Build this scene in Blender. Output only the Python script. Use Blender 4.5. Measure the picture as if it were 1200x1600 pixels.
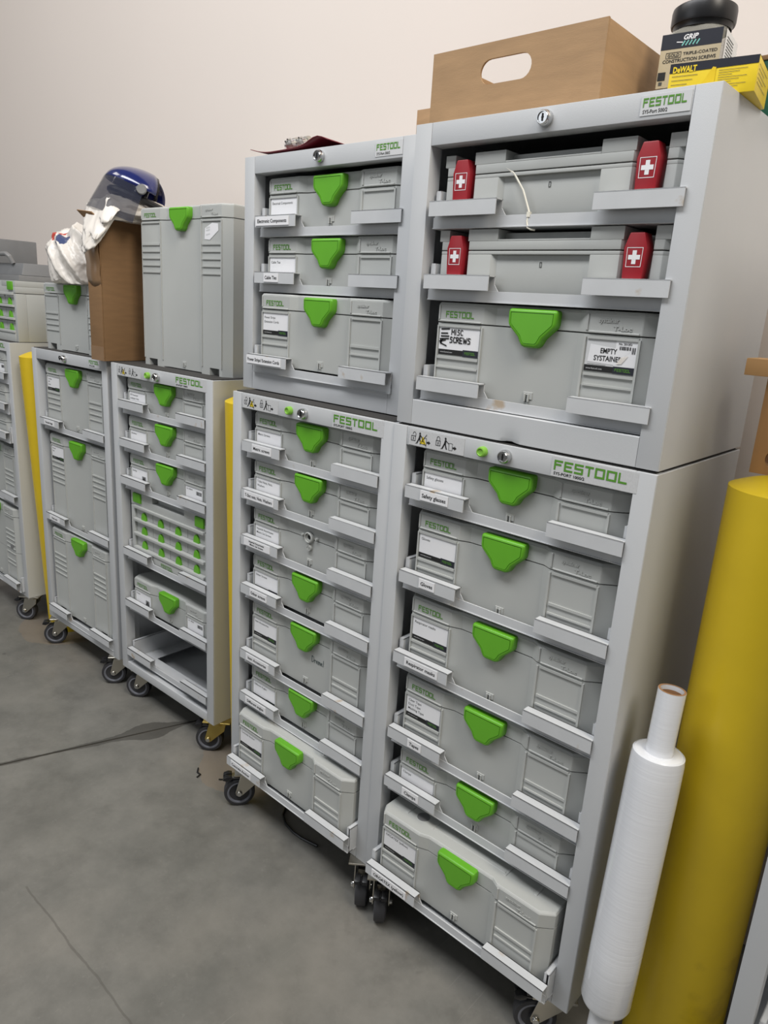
import bpy, bmesh, math, random
from mathutils import Vector, Matrix, noise
for o in list(bpy.data.objects): bpy.data.objects.remove(o, do_unlink=True)
SC = bpy.context.scene; COL = SC.collection
random.seed(7)
R = math.radians

# ------------------------------------------------------------------ camera
CAM_LOC = Vector((0.85681, -0.99655, 1.28527)); FPX = 1129.96
YAW, PIT, ROL = 0.7167, -0.2751, 0.0643
def _cam():
    f = Vector((-math.sin(YAW)*math.cos(PIT), math.cos(YAW)*math.cos(PIT), math.sin(PIT)))
    r = f.cross(Vector((0, 0, 1))).normalized(); u = r.cross(f)
    r2 = r*math.cos(ROL) + u*math.sin(ROL); u2 = -r*math.sin(ROL) + u*math.cos(ROL)
    c = bpy.data.cameras.new('camera'); c.sensor_fit = 'VERTICAL'; c.sensor_height = 36.0; c.lens = FPX/1600*36
    c.clip_start = 0.02; c.clip_end = 100
    o = bpy.data.objects.new('camera', c); COL.objects.link(o)
    m = Matrix((r2, u2, -f)).transposed().to_4x4(); m.translation = CAM_LOC
    o.matrix_world = m; SC.camera = o
_cam()

# ------------------------------------------------------------------ light and exposure
W = bpy.data.worlds.new('world'); SC.world = W; W.use_nodes = True
bg = W.node_tree.nodes['Background']; bg.inputs[0].default_value = (0.90, 0.94, 1.0, 1); bg.inputs[1].default_value = 0.15
def area(name, loc, tgt, sx, sy, power, col):
    l = bpy.data.lights.new(name, 'AREA'); l.shape = 'RECTANGLE'; l.size = sx; l.size_y = sy; l.energy = power; l.color = col
    o = bpy.data.objects.new(name, l); COL.objects.link(o); o.location = loc
    o.rotation_euler = (Vector(tgt)-Vector(loc)).to_track_quat('-Z', 'Y').to_euler()
    return o
area('ceiling_lamp', (-0.4, -1.5, 3.7), (-0.4, -0.7, 0), 3.0, 0.8, 92, (0.97, 0.98, 1.0))
area('ceiling_lamp', (2.9, -0.9, 4.4), (0.6, 0.2, 1.0), 1.2, 2.4, 122, (1.0, 0.92, 0.80))
area('ceiling_lamp', (-3.6, -1.6, 4.6), (-2.2, 0, 0.6), 1.6, 1.0, 26, (1.0, 0.94, 0.86))
area('bay_door_light', (-3.2, -6.0, 2.6), (-0.4, 0, 0.9), 3.5, 3.0, 42, (0.90, 0.95, 1.0))
SC.view_settings.view_transform = 'Standard'; SC.view_settings.look = 'None'
SC.view_settings.exposure = 0.0; SC.view_settings.gamma = 1.0; SC.view_settings.use_curve_mapping = False

# ------------------------------------------------------------------ materials
MATS = {}
def lin(c):
    return tuple((x/12.92 if x <= .04045 else ((x+.055)/1.055)**2.4) for x in [v/255 for v in c])
def mat(name, rgb, rough=.5, metal=0, var=.06, scale=18, bump=0.0, bscale=400, spec=.5, alpha=1, trans=0, coat=0, dirt=None, stretch=None):
    m = bpy.data.materials.new(name); m.use_nodes = True; nt = m.node_tree; n = nt.nodes; L = nt.links
    b = n['Principled BSDF']; b.inputs['Roughness'].default_value = rough; b.inputs['Metallic'].default_value = metal
    b.inputs['Specular IOR Level'].default_value = spec; b.inputs['Alpha'].default_value = alpha
    b.inputs['Transmission Weight'].default_value = trans; b.inputs['Coat Weight'].default_value = coat
    c = lin(rgb); tc = n.new('ShaderNodeTexCoord'); src = tc.outputs['Object']
    if stretch:
        mp = n.new('ShaderNodeMapping'); mp.inputs['Scale'].default_value = stretch; L.new(src, mp.inputs[0]); src = mp.outputs[0]
    nz = n.new('ShaderNodeTexNoise'); nz.inputs['Scale'].default_value = scale; nz.inputs['Detail'].default_value = 4
    L.new(src, nz.inputs['Vector'])
    rp = n.new('ShaderNodeValToRGB'); rp.color_ramp.elements[0].position = .3; rp.color_ramp.elements[1].position = .7
    rp.color_ramp.elements[0].color = tuple(x*(1-var) for x in c)+(1,); rp.color_ramp.elements[1].color = tuple(min(1, x*(1+var)) for x in c)+(1,)
    L.new(nz.outputs[0], rp.inputs[0]); out = rp.outputs[0]
    if dirt:   # patches of wear with a shape of their own: (rgb, scale, threshold)
        dn = n.new('ShaderNodeTexNoise'); dn.inputs['Scale'].default_value = dirt[1]; dn.inputs['Detail'].default_value = 6; L.new(n.new('ShaderNodeNewGeometry').outputs['Position'], dn.inputs['Vector'])
        dr = n.new('ShaderNodeValToRGB'); dr.color_ramp.elements[0].position = dirt[2]; dr.color_ramp.elements[1].position = dirt[2]+.08
        mx = n.new('ShaderNodeMixRGB'); mx.inputs[2].default_value = lin(dirt[0])+(1,); L.new(dn.outputs[0], dr.inputs[0]); L.new(dr.outputs[0], mx.inputs[0]); L.new(out, mx.inputs[1]); out = mx.outputs[0]
    L.new(out, b.inputs['Base Color'])
    if bump:
        bn = n.new('ShaderNodeTexNoise'); bn.inputs['Scale'].default_value = bscale; L.new(src, bn.inputs['Vector'])
        bp = n.new('ShaderNodeBump'); bp.inputs['Strength'].default_value = bump; bp.inputs['Distance'].default_value = .001
        L.new(bn.outputs[0], bp.inputs['Height']); L.new(bp.outputs[0], b.inputs['Normal'])
    MATS[name] = m; return m
mat('cart_paint', (194, 196, 198), .42, var=.015, scale=6, bump=.12, bscale=700)
mat('tray_paint', (197, 199, 201), .42, var=.03, scale=25, bump=.1, bscale=700, dirt=((176, 160, 140), 22, .66))
mat('case_plastic', (179, 181, 178), .5, var=.02, scale=10, bump=.1, bscale=900)
mat('latch_green', (98, 170, 38), .38, var=.04, scale=20, bump=.05, bscale=900)
mat('logo_green', (84, 142, 42), .5)
mat('latch_red', (150, 22, 34), .4)
mat('dark_rubber', (58, 56, 54), .75, bump=.3, bscale=300)
mat('tyre_rubber', (52, 52, 55), .6)
mat('wheel_rim', (112, 114, 122), .5)
mat('zinc', (190, 186, 176), .32, 1.0)
mat('zinc_yellow', (190, 168, 96), .35, .9)
mat('chrome', (200, 200, 200), .15, 1.0)
mat('black_plastic', (28, 28, 30), .35)
mat('ink', (22, 22, 22), .6, var=.02)
mat('marker_blue', (42, 66, 70), .6)
mat('paper', (232, 232, 234), .6, var=.015)
mat('label_grey', (206, 207, 208), .5, var=.02)
mat('ink_grey', (70, 72, 70), .6)
mat('sticker', (200, 201, 202), .45, var=.05, scale=300)
mat('sign_yellow', (222, 196, 30), .5)
mat('cardboard', (164, 132, 96), .75, var=.08, scale=14, bump=.15, bscale=120, stretch=(1, 1, 6))
mat('cardboard_dark', (134, 102, 68), .75, var=.07, scale=14, bump=.15, bscale=120, stretch=(1, 1, 6))
mat('tape', (140, 112, 84), .3, var=.08, scale=30)
mat('bollard_yellow', (222, 190, 34), .38, var=.04, scale=9, bump=.5, bscale=45, dirt=((190, 158, 26), 5, .68))
mat('wood', (176, 132, 84), .6, var=.22, scale=26, bump=.3, bscale=60, stretch=(1, 1, .12))
mat('wood_across', (190, 148, 98), .6, var=.16, scale=26, bump=.3, bscale=60, stretch=(.12, 1, 1))
mat('film', (222, 224, 228), .22, var=.03, scale=40, coat=.6, stretch=(.2, .2, 12), bump=.25, bscale=18)
mat('core_card', (150, 112, 78), .8)
mat('bag', (232, 226, 218), .3, var=.03, alpha=.86)
mat('bag_print_red', (186, 70, 58), .4)
mat('bag_print_blue', (58, 70, 108), .4)
mat('shield_blue', (22, 32, 92), .18, coat=.8, var=.03)
mat('visor', (54, 57, 72), .05, alpha=.6, coat=.6)
mat('red_card', (112, 18, 34), .5)
mat('clear_plastic', (225, 225, 225), .08, alpha=.16)
mat('dewalt_yellow', (226, 198, 40), .4)
mat('dewalt_dark', (34, 36, 46), .4)
mat('green_box', (18, 82, 62), .45)
mat('jar_label', (186, 172, 142), .45)
mat('jar_clear', (185, 182, 172), .1, alpha=.45)
mat('screw_fill', (120, 104, 74), .5, var=.4, scale=90)
mat('teal', (120, 190, 180), .5)
mat('mid_grey', (128, 128, 128), .4)
mat('case_dark', (120, 121, 122), .45)
mat('cable_tie', (226, 222, 208), .4)
mat('wall_paint', (226, 216, 208), .75, var=.012, scale=1.3, bump=.12, bscale=60)

def concrete(name):
    m = bpy.data.materials.new(name); m.use_nodes = True; nt = m.node_tree; n = nt.nodes; L = nt.links
    b = n['Principled BSDF']; tc = n.new('ShaderNodeTexCoord')
    def nz(s, d=6, rough=.6, st=None):
        t = n.new('ShaderNodeTexNoise'); t.inputs['Scale'].default_value = s; t.inputs['Detail'].default_value = d; t.inputs['Roughness'].default_value = rough
        if st:
            mp = n.new('ShaderNodeMapping'); mp.inputs['Scale'].default_value = st[0]; mp.inputs['Rotation'].default_value = (0, 0, st[1]); L.new(tc.outputs['Object'], mp.inputs[0]); L.new(mp.outputs[0], t.inputs['Vector'])
        else: L.new(tc.outputs['Object'], t.inputs['Vector'])
        return t.outputs[0]
    def ramp(x, a, b_, ca, cb):
        r = n.new('ShaderNodeValToRGB'); r.color_ramp.elements[0].position = a; r.color_ramp.elements[1].position = b_
        r.color_ramp.elements[0].color = ca; r.color_ramp.elements[1].color = cb; L.new(x, r.inputs[0]); return r.outputs[0]
    def mix(f, a, col):
        x = n.new('ShaderNodeMixRGB'); L.new(f, x.inputs[0]); L.new(a, x.inputs[1]); x.inputs[2].default_value = col; return x.outputs[0]
    g = lambda c: lin(c)+(1,)
    c = ramp(nz(3.2, 8, .68), .36, .64, g((104, 103, 98)), g((130, 128, 122)))
    c = mix(ramp(nz(9, 8, .7), .52, .74, (0, 0, 0, 1), (.4, .4, .4, 1)), c, g((84, 82, 78)))
    c = mix(ramp(nz(60, 5), .60, .72, (0, 0, 0, 1), (.35, .35, .35, 1)), c, g((134, 132, 126)))
    c = mix(ramp(nz(1.6, 3), .5, .75, (0, 0, 0, 1), (.35, .35, .35, 1)), c, g((122, 113, 102)))
    # sparse light scratches and dark spots
    c = mix(ramp(nz(2.2, 2, .5, ((60, 1.2, 1), .6)), .70, .74, (0, 0, 0, 1), (.25, .25, .25, 1)), c, g((145, 142, 136)))
    c = mix(ramp(nz(7, 2), .735, .76, (0, 0, 0, 1), (.6, .6, .6, 1)), c, g((72, 70, 67)))
    sx = n.new('ShaderNodeSeparateXYZ'); L.new(tc.outputs['Object'], sx.inputs[0])
    def M(op, a, b2=None, c2=None):
        t = n.new('ShaderNodeMath'); t.operation = op
        for i, v in enumerate((a, b2, c2)):
            if v is None: continue
            if isinstance(v, (int, float)): t.inputs[i].default_value = v
            else: L.new(v, t.inputs[i])
        return t.outputs[0]
    X, Y = sx.outputs[0], sx.outputs[1]
    wob = nz(9, 4)
    # water stain spreading along the floor joint (line from J0 along JD)
    jx, jy = -1.043, -.366; l = math.hypot(.162, .487); dx, dy = .162/l, .487/l
    along = M('ADD', M('MULTIPLY', M('SUBTRACT', X, jx), dx), M('MULTIPLY', M('SUBTRACT', Y, jy), dy))
    acr = M('ABSOLUTE', M('ADD', M('MULTIPLY', M('SUBTRACT', X, jx), dy), M('MULTIPLY', M('SUBTRACT', Y, jy), -dx)))
    bulge = M('MULTIPLY', M('POWER', 2.718, M('MULTIPLY', M('POWER', M('SUBTRACT', along, .40), 2), -190)), .040)
    width = M('ADD', M('ADD', bulge, .007), M('MULTIPLY', M('SUBTRACT', wob, .5), .035))
    st = M('LESS_THAN', acr, width)
    c = mix(M('MULTIPLY', st, .62), c, g((58, 56, 52)))
    # hairline crack parallel to the carts
    d2 = M('ABSOLUTE', M('SUBTRACT', Y, M('ADD', -.497, M('MULTIPLY', M('SUBTRACT', wob, .5), .02))))
    ck = M('MULTIPLY', M('LESS_THAN', d2, .0022), M('MULTIPLY', M('GREATER_THAN', X, -.56), .5))
    c = mix(ck, c, g((84, 81, 76)))
    # patched rings around the bollards
    for (bx, by, br) in ((-1.783, .19, .19), (-.58, .158, .16)):
        rr = M('SQRT', M('ADD', M('POWER', M('SUBTRACT', X, bx), 2), M('POWER', M('SUBTRACT', Y, by), 2)))
        inside = M('LESS_THAN', M('ADD', rr, M('MULTIPLY', M('SUBTRACT', wob, .5), .05)), br)
        c = mix(M('MULTIPLY', inside, .55), c, g((132, 119, 104)))
    L.new(c, b.inputs['Base Color'])
    L.new(ramp(nz(5, 5), .3, .7, (.26, .26, .26, 1), (.42, .42, .42, 1)), b.inputs['Roughness'])
    bp = n.new('ShaderNodeBump'); bp.inputs['Strength'].default_value = .12; bp.inputs['Distance'].default_value = .002
    L.new(nz(40, 6), bp.inputs['Height']); L.new(bp.outputs[0], b.inputs['Normal'])
    MATS[name] = m
concrete('concrete')
mat('joint_filler', (92, 86, 78), .8, var=.2, scale=30)

# ------------------------------------------------------------------ mesh helpers
class MB:
    def __init__(s): s.v = []; s.f = []; s.m = []; s.names = []
    def mi(s, m):
        if m not in s.names: s.names.append(m)
        return s.names.index(m)
    def add(s, vs, fs, m, M=None):
        b = len(s.v); k = s.mi(m)
        s.v += [tuple(M @ Vector(p)) if M else tuple(p) for p in vs]
        for f in fs: s.f.append([b+i for i in f]); s.m.append(k)
        return s
    def box(s, x0, x1, y0, y1, z0, z1, m, M=None):
        return s.add([(x0,y0,z0),(x1,y0,z0),(x1,y1,z0),(x0,y1,z0),(x0,y0,z1),(x1,y0,z1),(x1,y1,z1),(x0,y1,z1)],
                     [(3,2,1,0),(4,5,6,7),(0,1,5,4),(1,2,6,5),(2,3,7,6),(3,0,4,7)], m, M)
    def prism(s, pts, z0, z1, m, M=None, pts2=None):   # polygon (ccw from above) in xy extruded along z
        n = len(pts); q = pts2 or pts
        vs = [(x, y, z0) for x, y in pts]+[(x, y, z1) for x, y in q]
        fs = [list(range(n))[::-1], list(range(n, 2*n))]+[(i, (i+1) % n, n+(i+1) % n, n+i) for i in range(n)]
        return s.add(vs, fs, m, M)
    def fprism(s, pts, y0, y1, m, M=None):  # polygon in xz (seen from the front, ccw) extruded from y0 (front) to y1 (back)
        n = len(pts); vs = [(x, y0, z) for x, z in pts]+[(x, y1, z) for x, z in pts]
        fs = [list(range(n)), list(range(n, 2*n))[::-1]]+[(i, n+i, n+(i+1) % n, (i+1) % n) for i in range(n)]
        return s.add(vs, fs, m, M)
    def lathe(s, prof, m, M=None, seg=24, a0=0, a1=2*math.pi):  # prof [(r,z)]
        full = abs(a1-a0-2*math.pi) < 1e-6; N = seg if full else seg+1; n = len(prof)
        vs = [(r*math.cos(a0+(a1-a0)*i/seg), r*math.sin(a0+(a1-a0)*i/seg), z) for i in range(N) for r, z in prof]; fs = []
        for i in range(seg):
            j = (i+1) % N
            for k in range(n-1): fs.append((i*n+k, j*n+k, j*n+k+1, i*n+k+1))
        return s.add(vs, fs, m, M)
    def tube(s, pts, r, m, seg=8, M=None):
        pts = [Vector(p) for p in pts]; vs = []; fs = []; n = len(pts)
        up = Vector((0.31, 0.2, .93))
        for i, p in enumerate(pts):
            t = (pts[min(i+1, n-1)]-pts[max(i-1, 0)]).normalized(); a = t.cross(up)
            if a.length < 1e-4: a = t.cross(Vector((1, 0, 0)))
            a.normalize(); b = t.cross(a); rr = r[i] if isinstance(r, (list, tuple)) else r
            for k in range(seg):
                q = 2*math.pi*k/seg; vs.append(p+a*math.cos(q)*rr+b*math.sin(q)*rr)
        for i in range(n-1):
            for k in range(seg): fs.append((i*seg+k, i*seg+(k+1) % seg, (i+1)*seg+(k+1) % seg, (i+1)*seg+k))
        fs += [list(range(seg))[::-1], list(range((n-1)*seg, n*seg))]
        return s.add(vs, fs, m, M)
    def stroke(s, pts, w, y, m, M=None):  # flat ribbon in the xz plane at depth y, facing -y
        for (a, b) in zip(pts[:-1], pts[1:]):
            d = Vector((b[0]-a[0], b[1]-a[1])); l = d.length or 1; d /= l; nn = Vector((-d.y, d.x))*w/2; e = d*w*.35
            A = Vector(a)-e; B = Vector(b)+e
            s.add([(A.x-nn.x, y, A.y-nn.y), (B.x-nn.x, y, B.y-nn.y), (B.x+nn.x, y, B.y+nn.y), (A.x+nn.x, y, A.y+nn.y)], [(0, 1, 2, 3)], m, M)
        return s
    def rect(s, x0, x1, z0, z1, y, m, M=None): return s.add([(x0,y,z0),(x1,y,z0),(x1,y,z1),(x0,y,z1)], [(0,1,2,3)], m, M)
    def mesh(s, name, bevel=0, seg=2, smooth=True, ang=.6):
        me = bpy.data.meshes.new(name); me.from_pydata(s.v, [], s.f)
        for k in s.names: me.materials.append(MATS[k])
        me.polygons.foreach_set('material_index', s.m); me.update()
        bm = bmesh.new(); bm.from_mesh(me)
        if bevel:
            ed = [e for e in bm.edges if len(e.link_faces) == 2 and e.calc_face_angle(0) > .5]
            bmesh.ops.bevel(bm, geom=ed, offset=bevel, segments=seg, profile=.6, affect='EDGES', clamp_overlap=True)
        bm.to_mesh(me); bm.free()
        if smooth:
            me.polygons.foreach_set('use_smooth', [True]*len(me.polygons)); me.set_sharp_from_angle(angle=ang)
        return me
    def obj(s, name, parent=None, bevel=0, seg=2, smooth=True, ang=.6, loc=None): return put(name, s.mesh(name, bevel, seg, smooth, ang), parent, loc)
def put(name, me, parent=None, loc=None):
    o = bpy.data.objects.new(name, me); COL.objects.link(o)
    if parent: o.parent = parent
    if loc: o.location = loc
    return o
def thing(name, label, cat, loc=(0,0,0), rz=0, group=None, me=None):
    o = bpy.data.objects.new(name, me); COL.objects.link(o); o.location = loc; o.rotation_euler = (0, 0, rz)
    o['label'] = label; o['category'] = cat
    if group: o['group'] = group
    return o
def tag(o, label, cat, group=None):
    o['label'] = label; o['category'] = cat
    if group: o['group'] = group
    return o
def structure(o): o['kind'] = 'structure'; return o
RX90 = Matrix.Rotation(R(90), 4, 'X')

# text as flat geometry in the xz plane facing -y; returns (verts, faces, width)
_T = {}
def text(s, bold=0.0):
    k = (s, bold)
    if k in _T: return _T[k]
    cu = bpy.data.curves.new('t', 'FONT'); cu.body = s; cu.size = 1; cu.offset = bold; cu.resolution_u = 2; cu.space_line = .95
    o = bpy.data.objects.new('t', cu); COL.objects.link(o)
    me = bpy.data.meshes.new_from_object(o.evaluated_get(bpy.context.evaluated_depsgraph_get()))
    v = [(p.co.x, p.co.y) for p in me.vertices]; f = [list(p.vertices) for p in me.polygons]
    bpy.data.objects.remove(o); bpy.data.curves.remove(cu); bpy.data.meshes.remove(me)
    _T[k] = (v, f, max([p[0] for p in v] or [1])); return _T[k]
def put_text(mb, s, x, z, h, y, m, width=None, bold=0.0, align='L', M=None, shear=0, maxw=None):
    v, f, w = text(s, bold); sy = h/.72; sx = sy
    if width: sx = width/w
    if maxw and w*sx > maxw: sx = maxw/w
    if align == 'C': x -= w*sx/2
    mb.add([(x+p[0]*sx+shear*p[1]*sy, y, z+p[1]*sy) for p in v], f, m, M)
# wide squared brand lettering built from strokes
def wordmark(mb, x, z, w, h, y, m, M=None, t=.17):
    G = {'F': (.72, [(0,0,t,1),(t,1-t,1,1),(t,.45,.85,.45+t)]), 'E': (.72, [(0,0,t,1),(t,1-t,1,1),(t,.42,.85,.42+t),(t,0,1,t)]),
         'S': (.72, [(0,1-t,1,1),(0,.42,t,1-t),(t,.42,1,.42+t),(1-t,0,1,.42),(0,0,1-t,t)]), 'T': (.68, [(0,1-t,1,1),(.5-t/2,0,.5+t/2,1-t)]),
         'O': (.78, [(0,0,t,1),(1-t,0,1,1),(t,0,1-t,t),(t,1-t,1-t,1)]), 'L': (.66, [(0,0,t,1),(t,0,1,t)])}
    word = 'FESTOOL'; gap = .13; tot = sum(G[c][0] for c in word)+gap*6; k = w/tot; cx = x
    for c in word:
        cw = G[c][0]*k
        for a, b, c2, d in G[c][1]:
            ax = t if False else 1
            mb.rect(cx+a*cw, cx+c2*cw, z+b*h, z+d*h, y, m, M)
        cx += cw+gap*k

# ------------------------------------------------------------------ setting: floor, wall
WALL_Y = .52
def floor():
    root = structure(bpy.data.objects.new('floor', None)); COL.objects.link(root)
    dx, dy = .162, .487; l = math.hypot(dx, dy); dx /= l; dy /= l; p0 = Vector((-1.043, -.366)); nrm = Vector((dy, -dx))
    def side(sgn, name):
        a = p0+Vector((dx, dy))*-9+nrm*sgn*.0035; b = p0+Vector((dx, dy))*1.2+nrm*sgn*.0035
        far = 8.5*sgn
        pts = [a, b, b+Vector((far, 0)), a+Vector((far, 0))]
        if sgn < 0: pts = pts[::-1]
        # order ccw
        ar = sum(pts[i].x*pts[(i+1) % 4].y-pts[(i+1) % 4].x*pts[i].y for i in range(4))
        if ar < 0: pts = pts[::-1]
        MB().prism([(p.x, p.y) for p in pts], -.12, 0, 'concrete').obj('floor_slab', root, smooth=False)
    side(1, 'a'); side(-1, 'b')
    a = p0+Vector((dx, dy))*-9; b = p0+Vector((dx, dy))*1.2
    q = [a-nrm*.0045, a+nrm*.0045, b+nrm*.0045, b-nrm*.0045]
    if sum(q[i].x*q[(i+1) % 4].y-q[(i+1) % 4].x*q[i].y for i in range(4)) < 0: q = q[::-1]
    MB().prism([(p.x, p.y) for p in q], -.1, -.004, 'joint_filler').obj('joint_strip', root, smooth=False)
floor()
structure(MB().box(-8, 6, WALL_Y, WALL_Y+.2, -.1, 4.2, 'wall_paint').obj('wall_back', smooth=False))

# ------------------------------------------------------------------ storage cases
CW = .396
def contour(y0, notch=False, mid=.009):
    p = [(-.198, .296), (-.198, .020), (-.187, y0)]
    if notch: p += [(-.166, y0), (-.163, y0+.022), (-.128, y0+.022), (-.124, y0)]
    p += [(-.094, y0), (-.074, mid), (.074, mid), (.087, y0)]
    if notch: p += [(.122, y0), (.126, y0+.022), (.160, y0+.022), (.163, y0)]
    p += [(.175, y0), (.198, .020), (.198, .296)]
    return p[:]  # runs left-back -> front -> right-back : ccw from above
LIDH = .033
CASE = {}
def case_meshes(H, combi=False):
    k = (H, combi)
    if k in CASE: return CASE[k]
    zl = H-LIDH; P = 'case_plastic'; b = MB()
    b.prism(contour(.003, True, .022), 0, .0025, P); b.prism(contour(.003, True), .0025, .019, P)
    top = zl-.0008 if not combi else .135
    b.prism(contour(.003), .019, top, P)
    if combi:
        b.prism(contour(.003), .1366, zl-.0008, P); b.box(-.19, .19, .02, .29, .13, .14, 'ink')
        for x0, x1 in ((-.183, -.098), (.094, .172)):
            for z in (.128, .098, .082): b.box(x0, x1, .0003, .004, z-.0016, z+.0016, P)
        b.box(-.020, .0, -.001, .004, .15, .163, 'case_dark', Matrix.Translation((.155, 0, 0)))
    # raised edges and ribs of the two columns
    ribs = [0, -.053, -.069] if H < .2 else [0, -.056, -.074, -.092, -.110]+([-.128] if H > .3 else [])
    for x0, x1 in ((-.183, -.098), (.094, .172)):
        for i, d in enumerate(ribs):
            z = zl-.005+d
            if z < .012: continue
            t = .0022 if i in (0, 1) else .0015
            b.box(x0, x1, .0002, .004, z-t, z+t, P)
    for x in (-.1865, -.0965, .0885, .1725):
        b.box(x-.0008 if x > 0 else x, x+.0028, .0004, .004, .02, top-.004, P)
    l = MB(); l.prism(contour(.0016), zl+.0008, H-.004, P); c2 = contour(.0016)
    l.prism(c2, H-.004, H, P, pts2=[(x*.988, y+(.003 if y < .1 else -.003)) for x, y in c2])
    l.box(-.19, .19, .02, .29, zl-.002, zl+.004, 'ink')
    if .15 < H < .2:
        for q in (-.15, -.085, .085, .15): l.box(q-.003, q+.003, .030, .26, H-.001, H+.0012, P)
        l.box(-.085, .085, .035, .039, H-.001, H+.0012, P); l.lathe([(.0001, H+.0004), (.014, H+.0004), (.016, H-.001)], 'case_dark', Matrix.Translation((-.118, .045, 0)), 20)
    l.box(-.183, -.098, -.0002, .003, zl+.0012, zl+.0042, P); l.box(.094, .172, -.0002, .003, zl+.0012, zl+.0042, P)
    l.box(-.186, -.1825, -.0002, .003, zl+.0042, H-.005, P); l.box(.089, .0925, -.0002, .003, zl+.0042, H-.005, P)
    cl = MB()
    cl.box(-.0085, .0085, .0095, .012, .012, .0235, P)
    for x in (-.006, .0005): cl.box(x, x+.0028, .0075, .012, .008, .021, P)
    cl.box(-.003, .0002, .0088, .012, .010, .02, 'ink_grey')
    w = MB(); wordmark(w, -.171, H-.0245, .058, .0105, .0009, 'logo_green')
    e = MB()
    M = Matrix.Translation((0, .0012, 0))
    put_text(e, 'systainer', .108, H-.016, .0062, 0, P, M=M, bold=.03); put_text(e, 'T-Loc', .132, H-.0265, .0062, 0, P, width=.028, M=M, bold=.03)
    em = e.mesh('embossed_lettering', smooth=False)
    bm = bmesh.new(); bm.from_mesh(em)
    r = bmesh.ops.extrude_face_region(bm, geom=bm.faces[:]); bmesh.ops.translate(bm, vec=(0, -.0007, 0), verts=[g for g in r['geom'] if isinstance(g, bmesh.types.BMVert)])
    bmesh.ops.recalc_face_normals(bm, faces=bm.faces[:]); bm.to_mesh(em); bm.free()
    CASE[k] = (b.mesh('case_body', 0, 1, ang=.3), l.mesh('case_lid', .0008, 1, ang=.3), cl.mesh('receiver_clip', .0005, 1), w.mesh('printed_wordmark', smooth=False), em)
    return CASE[k]
# latch: trapezoid shield with neck, thick rounded rim and a grooved inset face
def latch_mesh():
    h = [(x*.9, z*.97) for x, z in ((.0430, .0030), (.0465, .0016), (.0480, -.002), (.0475, -.0185), (.0460, -.0230), (.0435, -.0262), (.0250, -.0420), (.0212, -.0490), (.0172, -.0545), (.0110, -.0570))]
    out = [Vector((-x, z)) for x, z in h]+[Vector((x, z)) for x, z in h[::-1]]; n = len(out)
    def inset(d):
        r = []
        for i in range(n):
            a, b, c = out[i-1], out[i], out[(i+1) % n]; e1 = (b-a).normalized(); e2 = (c-b).normalized()
            n1 = Vector((-e1.y, e1.x)); n2 = Vector((-e2.y, e2.x)); m = (n1+n2).normalized(); r.append(b+m*(d/max(m.dot(n1), .5)))
        return r
    rings = [(0, .010), (0, -.0015), (.0006, -.0040), (.0018, -.0056), (.0036, -.0065), (.0052, -.0067), (.0054, -.0056), (.0061, -.0056), (.0064, -.0067)]
    vs = []; fs = []
    for d, y in rings: vs += [(p.x, y, p.y) for p in inset(d)]
    for k in range(len(rings)-1):
        for i in range(n): j = (i+1) % n; fs.append((k*n+i, (k+1)*n+i, (k+1)*n+j, k*n+j))
    fs.append([(len(rings)-1)*n+i for i in range(n)])
    mb = MB(); mb.add(vs, fs, 'latch_green'); me = mb.mesh('latch', ang=.7)
    bm = bmesh.new(); bm.from_mesh(me); bmesh.ops.recalc_face_normals(bm, faces=bm.faces[:]); f = max(bm.faces, key=lambda f: len(f.verts))
    if f.normal.y > 0: bmesh.ops.reverse_faces(bm, faces=bm.faces[:])
    bm.to_mesh(me); bm.free(); return me
LATCH = latch_mesh()
def latch_seat_mesh():   # what shows where the latch is missing: bearing ring, two pegs and a small catch
    P = 'case_plastic'; mb = MB(); M = Matrix.Translation((0, .011, -.022)) @ RX90
    mb.lathe([(.0095, 0), (.0095, .008), (.0105, .0085), (.0125, .007), (.0125, 0)], P, M, 24)
    mb.lathe([(.006, .001), (.006, .005), (.0085, .005), (.0085, .001)], P, M, 20)
    mb.lathe([(.0001, .0012), (.0095, .0012)], 'ink', M, 20)
    for x in (-.021, .024): mb.lathe([(.0001, .007), (.0028, .007), (.0036, 0)], P, Matrix.Translation((x, .011, -.020)) @ RX90, 12)
    M2 = Matrix.Translation((.001, .011, -.045)) @ RX90
    mb.lathe([(.0045, 0), (.0045, .007), (.0068, .007), (.0075, 0)], P, M2, 16); mb.lathe([(.0001, .0012), (.0045, .0012)], 'ink_grey', M2, 16)
    mb.box(-.0018, .0018, .004, .011, -.050, -.038, P, Matrix.Translation((.001, 0, 0)))
    return mb.mesh('latch_seat')
LSEAT = latch_seat_mesh()
def card(lines, footer=True, w=.083, h=.046, th=.0052, hand=None, extra=None):
    mb = MB(); y = .0022
    mb.box(-w/2, w/2, y, .0034, 0, h, 'paper')
    y -= .0002
    z = h-.012
    for s in lines:
        put_text(mb, s, -w/2+.004, z, th, y, 'ink_grey', maxw=w-.008, bold=.005); z -= th*1.75
    if footer:
        mb.rect(-w/2, w*.12, 0, .009, y, 'ink'); mb.rect(w*.12, w/2, -.0008, .0105, y, 'dewalt_dark')
        put_text(mb, 'www.festool.com', -w/2+.004, .0034, .0026, y-.0001, 'label_grey')
        wordmark(mb, w*.17, .003, .022, .0042, y-.0001, 'logo_green')
    if hand: hand(mb, w, h, y-.0002)
    if extra: extra(mb, w, h, y-.0002)
    return mb.mesh('label_card', smooth=False)
SG = 'grey storage cases'
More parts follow.
